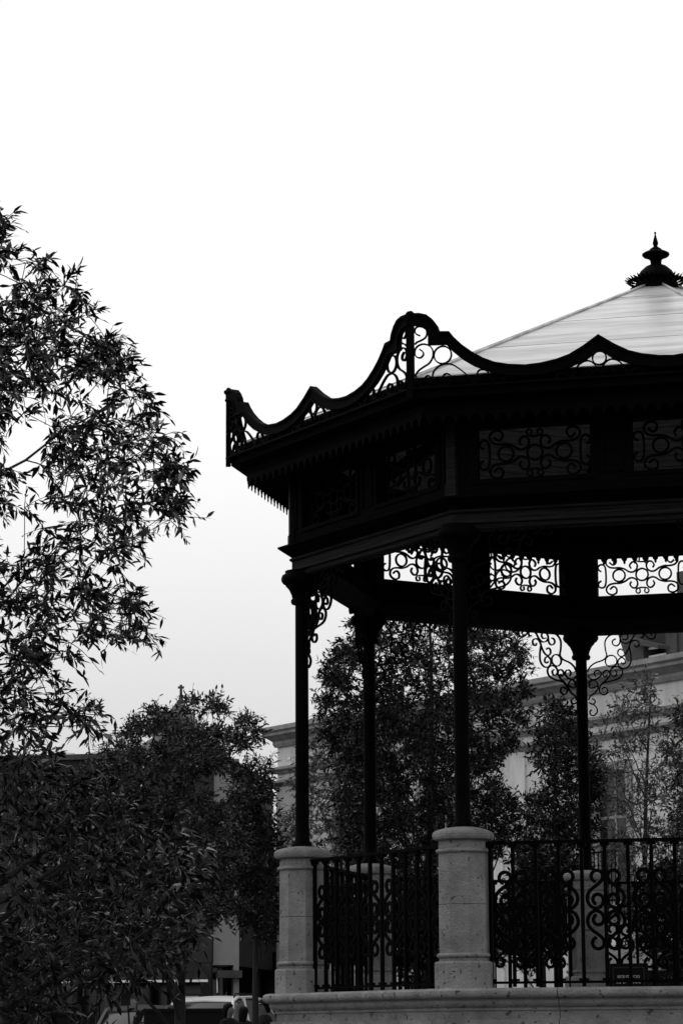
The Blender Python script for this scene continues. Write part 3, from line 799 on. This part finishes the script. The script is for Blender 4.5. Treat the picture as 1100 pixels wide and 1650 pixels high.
for a, b in openings:
    wn = fr(a, b, 3.4, 6.0, 0.09, 0.18, 0.24).build('window', 'trim', FB)
    MB().box((a + b) / 2 - 0.03, (a + b) / 2 + 0.03, 0.19, 0.23, 3.49, 5.91).box(a + .09, b - .09, 0.19, 0.23, 5.1, 5.15).build('mullion', 'trim', wn)
    MB().box(a + 0.09, b - 0.09, 0.205, 0.212, 3.49, 5.91).build('pane', 'glass', wn)
    fr(a - 0.18, b + 0.18, 3.3, 6.18, 0.18, -0.05, 0.0).build('surround', 'trim', wn)
    dn = MB().box(a, b, 0.25, 0.30, 0, 2.7).build('door', 'dark_wall', FB)
    MB().box(a + 0.1, a + 0.55, 0.235, 0.25, 0.3, 2.4).box(b - 0.55, b - 0.1, 0.235, 0.25, 0.3, 2.4).build('door_panel', 'wood', dn)
    bc = MB().box(a - 0.3, b + 0.3, -0.55, 0.0, 3.28, 3.40).build('balcony', 'trim', FB)
    rl = MB().box(a - 0.28, b + 0.28, -0.53, -0.50, 4.38, 4.42).box(a - 0.28, b + 0.28, -0.53, -0.50, 3.46, 3.49)
    rl.build('balcony_rail', 'iron', bc)
    bar_me = MB().lathe([(0.012, 3.40), (0.012, 3.7), (0.022, 3.75), (0.012, 3.8), (0.012, 4.1), (0.022, 4.15), (0.012, 4.2), (0.012, 4.39)], 6).mesh('baluster', 'iron')
    x = a - 0.26
    while x < b + 0.27:
        inst('baluster', bar_me, bc, (x, -0.515, 0)); x += 0.13

# modern storey standing behind the cornice at the right
RTd = empty('rooftop_house', (Q0.x, Q0.y, 0), math.atan2(d2.y, d2.x))
tag(RTd, 'dark angular rooftop storey with louvred window above the stone cornice', 'building')
RTY = 3.2
def rpt(x, y):       # photo pixel -> (u, z) on the rooftop front plane
    n = Vector((d2.y, -d2.x, 0)); org = Q0 - n * RTY
    d = ray(x, y); t = (org - CAM).dot(n) / d.dot(n); P = CAM + d * t
    return ((P - org).dot(d2), P.z)
a0, a1 = rpt(995, 1023), rpt(1012, 1078)
tz = rpt(995, 985)[1]
sl = (a1[0] - a0[0]) / (a1[1] - a0[1])
ul_top = a0[0] + (tz - a0[1]) * sl
uz0 = 7.5
wx0, wx1 = rpt(1036, 1050)[0], rpt(1075, 1050)[0]
w_lo = rpt(1055, 1064)[1] - 0.35
w_hi0, w_hi1 = rpt(1036, 1034)[1], rpt(1075, 1046)[1]
ue = wx1 + 6
slab = MB()
slab.prism([(a1[0] + (uz0 - a1[1]) * sl, uz0), (wx0, uz0), (wx0, w_hi0), (ul_top + 0.9, tz - 0.2), (ul_top, tz)], RTY, RTY + 4)
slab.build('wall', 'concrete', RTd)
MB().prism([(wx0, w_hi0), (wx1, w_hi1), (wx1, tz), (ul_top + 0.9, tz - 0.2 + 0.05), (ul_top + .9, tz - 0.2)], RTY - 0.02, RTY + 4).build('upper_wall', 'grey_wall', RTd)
MB().prism([(wx0 - 0.25, w_hi0 + 0.12), (wx1 + 0.1, w_hi1 + 0.06), (wx1 + 0.1, w_hi1 - 0.02), (wx0 - 0.25, w_hi0 + 0.0)], RTY - 0.35, RTY - 0.022).build('canopy', 'concrete', RTd)
MB().box(wx1, wx1 + 0.35, RTY - 0.05, RTY + 4, uz0, tz).build('pier', 'concrete', RTd)
MB().box(wx1 + 0.35, ue, RTY, RTY + 4, uz0, rpt(1080, 924)[1]).build('side_wall', 'concrete', RTd)
MB().box(wx0, wx1, RTY + 0.35, RTY + 0.4, uz0, w_hi0).build('window', 'glass', RTd)
for i in range(4):
    zz = w_lo + 0.12 + i * 0.17
    lv = MB().box(wx0 + 0.02, wx1 - 0.02, RTY + 0.12, RTY + 0.2, zz, zz + 0.035)
    lv.build('louvre', 'paint', RTd)
MB().box(ul_top, wx1 + 0.35, RTY, RTY + 4, tz, tz + 0.1).build('roof', 'concrete', RTd)

# shop building on the left with awning
def corner_frame(name, x, dist, ang):
    q = px(x, 1600, dist)
    return empty(name, (q.x, q.y, 0), ang), q
SH, q = corner_frame('shop_building', 341, 60.0, YAW + math.radians(-8))
tag(SH, 'long two-storey shop building with dark awning beyond the parked cars', 'building')
sw = 60.0 / FPX        # metres per pixel there
LL_ = -15.5
W = MB()
W.box(LL_, 0, 0, 0.3, 2.55, 7.0).box(LL_, LL_ + 0.3, 0.3, 8, 0, 7.0)
W.box(-0.3, 0.0, 0.3, 8, 2.55, 7.0).box(LL_ + 0.3, -0.3, 7.7, 8, 0, 7.0).box(LL_ + .3, -.3, .3, 7.7, 6.6, 6.8)
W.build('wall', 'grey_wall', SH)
MB().box(LL_ - 0.1, 0.1, -0.12, 8.1, 7.0, 7.12).build('parapet_cap', 'concrete', SH)
for u in (-0.24, -2.0, -3.7, -5.4, -7.1, -8.8, -10.5, -12.2, -13.9):
    MB().box(u, u + 0.22, 0.02, 0.25, 0, 2.55).build('column', 'grey_wall', SH)
MB().box(LL_ + 0.3, -0.3, 1.6, 1.7, 0, 2.55).build('shopfront', 'glass', SH)
for u in (-1.3, -2.9, -4.3, -6.0):
    MB().box(u, u + 0.06, 1.54, 1.6, 0, 2.5).build('shopfront_post', 'concrete', SH)
for u in (-2.2, -4.0, -5.8, -7.4, -9.2, -11.0, -12.8):
    w_ = fr(u, u + 0.9, 3.9, 5.5, 0.07, -0.03, 0.02).build('window', 'concrete', SH)
    MB().box(u + 0.07, u + 0.83, -0.012, -0.005, 3.97, 5.43).build('pane', 'glass', w_)
aw = MB().loft([[(-3.05, -0.02, 2.56), (-0.32, -0.02, 2.56), (-0.32, -0.02, 2.50), (-3.05, -0.02, 2.50)], [(-3.25, -1.05, 2.18), (0.12, -1.05, 2.18), (0.12, -1.05, 2.13), (-3.25, -1.05, 2.13)]]).build('awning', 'canvas', SH)
MB().box(-3.25, 0.12, -1.075, -1.052, 2.115, 2.165).build('valance_bar', 'paint', aw)
for u in (-3.2, -1.6, 0.06):
    MB().tube([(u, -1.0, 2.14), (u, -0.02, 1.75)], 0.015, 5).build('arm', 'concrete', aw)
# side wing turned to the street, paler
SW, q = corner_frame('shop_wing', 341.5, 60.2, YAW + math.radians(14))
tag(SW, 'pale corner wing with recessed doorway beside the awning', 'building')
ww = 0.60
V_ = MB().box(0.02, ww, 0.0, 0.25, 2.5, 7.0).box(0.02, ww, 5.7, 6, 0, 7.0).box(ww - 0.25, ww, 0.25, 5.7, 2.5, 7.0).box(0.02, .27, .25, 5.7, 2.5, 7.0)
V_.build('wall', 'pale_wall', SW)
MB().box(ww - 0.12, ww, 0.0, 0.2, 0, 2.5).build('column', 'pale_wall', SW)
MB().box(0.02, ww - 0.12, 0.7, 0.75, 0, 2.45).build('door', 'glass', SW)
MB().box(0.28, 0.36, 0.6, 0.69, 0, 2.45).build('door_post', 'pale_wall', SW)
MB().box(0.08, ww + 0.02, -0.25, 0.0, 2.22, 2.38).build('rolled_awning', 'concrete', SW)
MB().tube([(ww + 0.02, -0.02, 1.35), (ww + 0.25, -0.6, 1.95)], 0.014, 6).build('awning_arm', 'paint', SW)
MB().tube([(0.1, -0.05, 2.3), (0.06, -0.3, 1.9)], 0.012, 6).build('awning_strut', 'paint', SW)

AR, q = corner_frame('arcade_building', 378, 68.0, YAW)
tag(AR, 'dark arcaded building between the corner wing and the stone building', 'building')
aw_ = 6.0
A_ = MB().box(0, aw_, 0, 0.3, 3.0, 5.2).box(0, 0.3, 0.3, 7, 0, 5.2).box(aw_ - 0.3, aw_, 0.3, 7, 0, 5.2).box(0.3, aw_ - 0.3, 3.0, 3.2, 0, 5.2).box(0.3, aw_ - .3, .3, 3.0, 4.9, 5.1)
A_.build('wall', 'concrete', AR)
for u in (0.05, 1.0, 2.0, 3.0, 4.0, 5.0):
    MB().box(u, u + 0.2, 0.02, 0.25, 0, 3.0).build('column', 'concrete', AR)
for u in (0.3, 1.3, 2.3, 3.3, 4.3):
    MB().box(u, u + 0.6, 2.92, 2.98, 0.3, 2.4).build('shop_window', 'glass', AR)
MB().box(-0.08, aw_ + 0.08, -0.1, 7.1, 5.2, 5.32).build('parapet_cap', 'concrete', AR)

# church with cross far behind
CH = empty('church', px(330, 1600, 95).xy.to_3d(), YAW)
tag(CH, 'pale church with a stone cross on its gable behind the trees', 'church')
cs = 95 / FPX
gx = (289 - 330) * cs
ht = lambda y: EYE + (1664 - y) * cs
MB().prism([(gx - 2.6, 0), (1.6, 0), (1.6, ht(1265)), (gx + 0.9, ht(1190)), (gx + 0.25, ht(1140)), (gx - 0.25, ht(1140)), (gx - 0.9, ht(1190)), (gx - 2.6, ht(1240))], 0, 9).build('nave', 'pale_wall', CH)
cx_ = MB().box(gx - 0.045, gx + 0.045, 0.3, 0.39, ht(1140), ht(1104.5)).box(gx - 0.11, gx + 0.11, 0.31, 0.38, ht(1110.5), ht(1107.0)).build('cross', 'concrete', CH)
MB().lathe([(0.16, ht(1141)), (0.16, ht(1132)), (0.08, ht(1128)), (0.07, ht(1122))], 12, 0, gx, 0.345).build('cross_base', 'concrete', CH)
MB().box(0.2, 0.8, -0.02, 0.01, ht(1375), ht(1345)).build('window', 'glass', CH)
MB().box(-1.2, -0.6, -0.02, 0.01, ht(1375), ht(1345)).build('window', 'glass', CH)

# low dark wall across the plaza edge
def wall(name, label, x0, x1, y, dist, thick=0.25):
    a, b = px(x0, y, dist), px(x1, y, dist)
    o = empty(name, (a.x, a.y, 0), math.atan2(b.y - a.y, b.x - a.x)); tag(o, label, 'wall', 'low dark walls at the plaza edge')
    l = (b.xy - a.xy).length; h = (a.z + b.z) / 2
    MB().box(0, l, 0, thick, 0, h - 0.05).build('wall_body', 'dark_wall', o)
    MB().box(-0.02, l + 0.02, -0.02, thick + 0.02, h - 0.05, h).build('coping', 'dark_wall', o)
wall('low_wall', 'low dark wall in front of the white car', 232, 366, 1625, 45)
wall('low_wall', 'low dark wall by the left shrubs with a pot on it', 84, 154, 1631, 44)
pp = px(122, 1631, 44.1)
pot = MB().lathe([(0.05, 0), (0.07, 0.0), (0.085, 0.13), (0.09, 0.14), (0.08, 0.14), (0.075, 0.12)], 14).build('plant_pot', 'grey_wall', None, (pp.x, pp.y + 0.1, pp.z)); 
tag(pot, 'grey pot standing on the low dark wall', 'pot')

# ------------------------------------------------------------------ cars
def car(label, cat, x, dist, ang, paint, Lc=4.5, Wc=1.8, H=1.7, suv=True, name='parked_car'):
    q = px(x, 1600, dist)
    o = empty(name, (q.x, q.y, 0), ang); tag(o, label, cat, 'cars parked beyond the plaza')
    hb = 0.95 if suv else 0.85
    hw = Wc / 2
    # body: stations along X (front at -X)
    st = [(-Lc / 2, 0.42, 0.62, 0.78), (-Lc / 2 + 0.12, 0.30, 0.78, 0.92), (-Lc / 2 + 1.0, 0.25, hb - 0.02, 0.99), (-0.7, 0.24, hb + 0.05, 1.0), (Lc / 2 - 0.7, 0.24, hb + 0.08, 1.0), (Lc / 2 - 0.12, 0.30, hb + 0.05, 0.93), (Lc / 2, 0.45, hb - 0.15, 0.80)]
    rings = []
    for xx, z0, z1, wf in st:
        hw_ = hw * wf
        rings.append([(xx, -hw_ * 0.9, z0), (xx, -hw_, z0 + 0.12), (xx, -hw_, z1 - 0.18), (xx, -hw_ * 0.94, z1 - 0.05), (xx, -hw_ * 0.8, z1), (xx, 0, z1 + 0.03), (xx, hw_ * 0.8, z1), (xx, hw_ * 0.94, z1 - 0.05), (xx, hw_, z1 - 0.18), (xx, hw_, z0 + 0.12), (xx, hw_ * 0.9, z0)])
    MB().loft(rings).build('body', paint, o, smooth=True)
    # greenhouse: pillars and roof shell, glass inside
    if suv: gp = [(-1.05, hb + 0.03, .90), (-0.35, H - 0.10, .76), (-0.05, H - 0.02, .73), (0.9, H, .73), (Lc / 2 - 0.75, H - 0.06, .72), (Lc / 2 - 0.28, H - 0.3, .78), (Lc / 2 - 0.08, hb + 0.05, .88)]
    else: gp = [(-0.95, hb + 0.03, .90), (-0.2, H - 0.10, .74), (0.1, H - 0.02, .70), (0.7, H, .70), (1.05, H - 0.05, .70), (1.5, H - 0.28, .78), (1.85, hb + 0.06, .88)]
    gl = []
    for xx, zz, wf in gp:
        gl.append([(xx, -hw * 0.92, hb - 0.05), (xx, -hw * (wf + 0.04), max(hb, zz - 0.09)), (xx, -hw * wf * 0.9, zz - 0.02), (xx, 0, zz), (xx, hw * wf * 0.9, zz - 0.02), (xx, hw * (wf + 0.04), max(hb, zz - 0.09)), (xx, hw * 0.92, hb - 0.05)])
    MB().loft([[Vector((p[0], p[1] * 0.985, p[2] - 0.012)) for p in r] for r in gl]).build('glass', 'glass', o, smooth=True)
    rf = MB()
    i0, i1 = 1, len(gp) - 2
    top = [[r[2], r[3], r[4]] for r in gl[i0:i1 + 1]]
    n = len(rf.v)
    rings = [[Vector(r[0]) + Vector((0, -0.04, -0.01)), Vector(r[0]), Vector(r[1]) + Vector((0, 0, .015)), Vector(r[2]), Vector(r[2]) + Vector((0, .04, -0.01)), Vector(r[1]) - Vector((0, 0, .02))] for r in top]
    rf.loft(rings); rf.build('roof', paint, o, smooth=True)
    for sgn in (-1, 1):
        pl = MB()
        side = [(xx, sgn * hw * (wf * 0.9 + 0.02), zz - 0.02) for xx, zz, wf in gp]
        pl.tube([(gp[0][0], sgn * hw * 0.9, hb)] + side[1:-1] + [(gp[-1][0], sgn * hw * 0.88, hb + 0.03)], 0.032, 6)
        for xx in (0.15, 1.15):
            pl.tube([(xx, sgn * hw * 0.94, hb), (xx, sgn * hw * 0.74, H - 0.05)], 0.04, 6)
        pl.build('pillars', paint, o, smooth=True)
        if suv: MB().tube([(-0.1, sgn * hw * 0.62, H - 0.03), (0.0, sgn * hw * 0.62, H + 0.04), (Lc / 2 - 1.0, sgn * hw * 0.62, H + 0.04), (Lc / 2 - 0.85, sgn * hw * 0.62, H - 0.05)], 0.016, 6).build('roof_rail', 'dark_wall', o)
        MB().box(-0.75, -0.62, sgn * hw * 1.0 - 0.02, sgn * hw * 1.0 + sgn * 0.16 + 0.02, hb + 0.02, hb + 0.15).build('mirror', paint, o)
        MB().box(Lc / 2 - 0.2, Lc / 2 - 0.02, sgn * hw * 0.82 - 0.09, sgn * hw * 0.82 + 0.09, hb - 0.25, hb + 0.02).build('tail_light', 'concrete', o)
        MB().box(-Lc / 2 + 0.0, -Lc / 2 + 0.16, sgn * hw * 0.66 - 0.16, sgn * hw * 0.66 + 0.16, 0.62, 0.74).build('headlight', 'chrome', o)
        for xx in (-Lc / 2 + 0.85, Lc / 2 - 0.85):
            wh = MB()
            rr = [[(xx + r * math.cos(a), sgn * (hw - 0.10) + yy, 0.34 + r * math.sin(a)) for a in [2 * PI * j / 20 for j in range(20)]] for r, yy in ((0.26, -0.11), (0.34, -0.10), (0.34, 0.11), (0.26, 0.12))]
            wh.loft(rr); w0 = wh.build('wheel', 'rubber', o)
            rm_ = MB(); rm_.loft([[(xx + 0.22 * math.cos(a), sgn * (hw - 0.10) + yy, 0.34 + 0.22 * math.sin(a)) for a in [2 * PI * j / 14 for j in range(14)]] for yy in (-0.125, 0.13)])
            rm_.build('rim', 'chrome', w0)
    MB().tube([(0.9, 0, H), (1.0, 0, H + 0.09)], 0.012, 5).build('antenna', 'rubber', o)
    return o
car('white car with roof rails parked in front of the awning', 'car', 338, 56, YAW + math.radians(72), 'carpaint', 4.4, 1.8, 1.78)
car('car with a rounded roof half hidden by the left shrubs', 'car', 222, 55, YAW + math.radians(84), 'greypaint', 4.3, 1.75, 1.60, False)
# white van seen under the far railing
vq = px(1018, 1600, 38)
VN = empty('parked_van', (vq.x, vq.y, 0), YAW - 0.10); tag(VN, 'white van seen low through the railing scrolls at right', 'van')
vh = px(1000, 1512, 37).z
MB().loft([[(xx, -0.85 * wf, z0), (xx, -0.9 * wf, 1.0), (xx, -0.82 * wf, z1 - 0.1), (xx, -0.70 * wf, z1), (xx, 0.70 * wf, z1), (xx, 0.82 * wf, z1 - 0.1), (xx, 0.9 * wf, 1.0), (xx, 0.85 * wf, z0)] for xx, z0, z1, wf in ((-0.55, 0.35, vh - 0.12, 0.95), (-0.45, 0.3, vh, 1), (3.0, 0.3, vh, 1), (3.5, 0.3, vh - 0.25, 1), (4.0, 0.3, 1.15, 1), (4.6, 0.4, 0.95, 0.9))]).build('body', 'carpaint', VN, smooth=True)
MB().box(-0.3, 2.6, -0.93, -0.88, 1.25, vh - 0.42).build('window', 'glass', VN)
for sgn in (-1, 1):
    for xx in (0.35, 3.6):
        MB().loft([[(xx + r * math.cos(a), sgn * 0.80 + yy, 0.33 + r * math.sin(a)) for a in [2 * PI * j / 18 for j in range(18)]] for r, yy in ((0.25, -0.1), (0.33, -0.09), (0.33, 0.09), (0.25, 0.1))]).build('wheel', 'rubber', VN)

# ------------------------------------------------------------------ people
def person(label, x, ytop, dist, face, hair_long=True, cap=False, top='cloth_dark'):
    q = px(x, ytop, dist); H = q.z
    o = empty('person', (q.x, q.y, 0), face); tag(o, label, 'person', 'people standing by the cars')
    s_ = H / 1.62
    J_ = {'pel': (0, 0, .90, .125, .10), 'spi': (0, .0, 1.08, .115, .085), 'che': (0, -.01, 1.24, .135, .095), 'nec': (0, 0, 1.365, .045, .045), 'hd0': (0, -.012, 1.43, .062, .072), 'hd1': (0, -.012, 1.50, .072, .088), 'hd2': (0, 0, 1.565, .055, .068)}
    E_ = [('pel', 'spi'), ('spi', 'che'), ('che', 'nec'), ('nec', 'hd0'), ('hd0', 'hd1'), ('hd1', 'hd2')]
    for s in (-1, 1):
        t = 'l' if s < 0 else 'r'
        J_.update({t + 'sh': (s * .165, 0, 1.30, .052, .052), t + 'el': (s * .215, .03, 1.04, .04, .04), t + 'wr': (s * .20, -.08, .82, .027, .027), t + 'ha': (s * .19, -.12, .74, .03, .018),
                   t + 'hi': (s * .085, 0, .82, .085, .085), t + 'kn': (s * .10, -.02, .47, .055, .055), t + 'an': (s * .10, .02, .09, .038, .042), t + 'to': (s * .12, -.15, .035, .04, .03)})
        E_ += [('che', t + 'sh'), (t + 'sh', t + 'el'), (t + 'el', t + 'wr'), (t + 'wr', t + 'ha'), ('pel', t + 'hi'), (t + 'hi', t + 'kn'), (t + 'kn', t + 'an'), (t + 'an', t + 'to')]
    names = list(J_)
    me = bpy.data.meshes.new('body')
    me.from_pydata([Vector(J_[n][:3]) * s_ for n in names], [(names.index(a), names.index(b)) for a, b in E_], [])
    b = inst('body', me, o)
    sk = b.modifiers.new('skin', 'SKIN')
    lay = me.skin_vertices[0].data if me.skin_vertices else None
    if lay is None:
        bm = bmesh.new(); bm.from_mesh(me); bm.verts.layers.skin.verify(); bm.to_mesh(me); bm.free(); lay = me.skin_vertices[0].data
    for i, n in enumerate(names):
        lay[i].radius = (J_[n][3] * s_, J_[n][4] * s_); lay[i].use_root = (n == 'pel')
    b.modifiers.new('sub', 'SUBSURF').levels = 2; b.modifiers['sub'].render_levels = 2
    me.materials.append(MATS['skin'])
    def shell(name, material, rings, seg=16):
        mb = MB(); mb.loft([[(cx + rx * math.cos(2 * PI * j / seg), cy + ry * math.sin(2 * PI * j / seg), z) for j in range(seg)] for cx, cy, z, rx, ry in [(a * s_, b_ * s_, c * s_, d * s_, e * s_) for a, b_, c, d, e in rings]])
        return mb.build(name, material, o, smooth=True)
    shell('shirt', top, [(0, 0, .86, .19, .14), (0, 0, 1.0, .165, .125), (0, 0, 1.15, .18, .13), (0, 0, 1.28, .205, .125), (0, 0, 1.335, .15, .10), (0, 0, 1.37, .06, .06)])
    for s in (-1, 1):
        shell('sleeve', top, [(s * .15, 0, 1.33, .05, .06), (s * .18, .005, 1.25, .062, .065), (s * .205, .02, 1.12, .055, .058), (s * .215, .028, 1.04, .05, .052)])
        shell('trouser_leg', 'cloth_dark', [(s * .09, 0, .92, .10, .12), (s * .09, 0, .75, .10, .11), (s * .10, -.01, .47, .075, .085), (s * .10, .02, .10, .06, .07)])
    shell('hair', 'hair', [(0, .062, 1.27 if hair_long else 1.40, .055, .03), (.006, .055, 1.36 if hair_long else 1.43, .072, .045), (0, .042, 1.45, .084, .066), (-.004, .03, 1.52, .090, .082), (0, .015, 1.575, .080, .088), (.004, .008, 1.608, .052, .06), (0, .01, 1.62, .015, .02)])
    MB().prism([(-.012 * s_, 1.455 * s_), (.012 * s_, 1.455 * s_), (0, 1.50 * s_)], -.118 * s_, -.08 * s_).build('nose', 'skin', o)
    if cap:
        c = shell('cap', 'cloth_dark', [(0, .0, 1.545, .102, .112), (0, .0, 1.59, .098, .105), (0, .005, 1.63, .07, .075), (0, .005, 1.645, .02, .02)])
        shell('cap_brim', 'cloth_light', [(0, -.115, 1.552, .075, .085), (0, -.115, 1.562, .075, .085)])
person('person with long dark hair in front of the white car', 369, 1616, 44.0, YAW + math.radians(60))
person('person with dark hair standing behind the white car', 393, 1621, 45.5, YAW + math.radians(160))
person('person wearing a cap with a pale brim beside the left pillar', 426, 1611, 46.5, YAW + math.radians(-70), False, True)
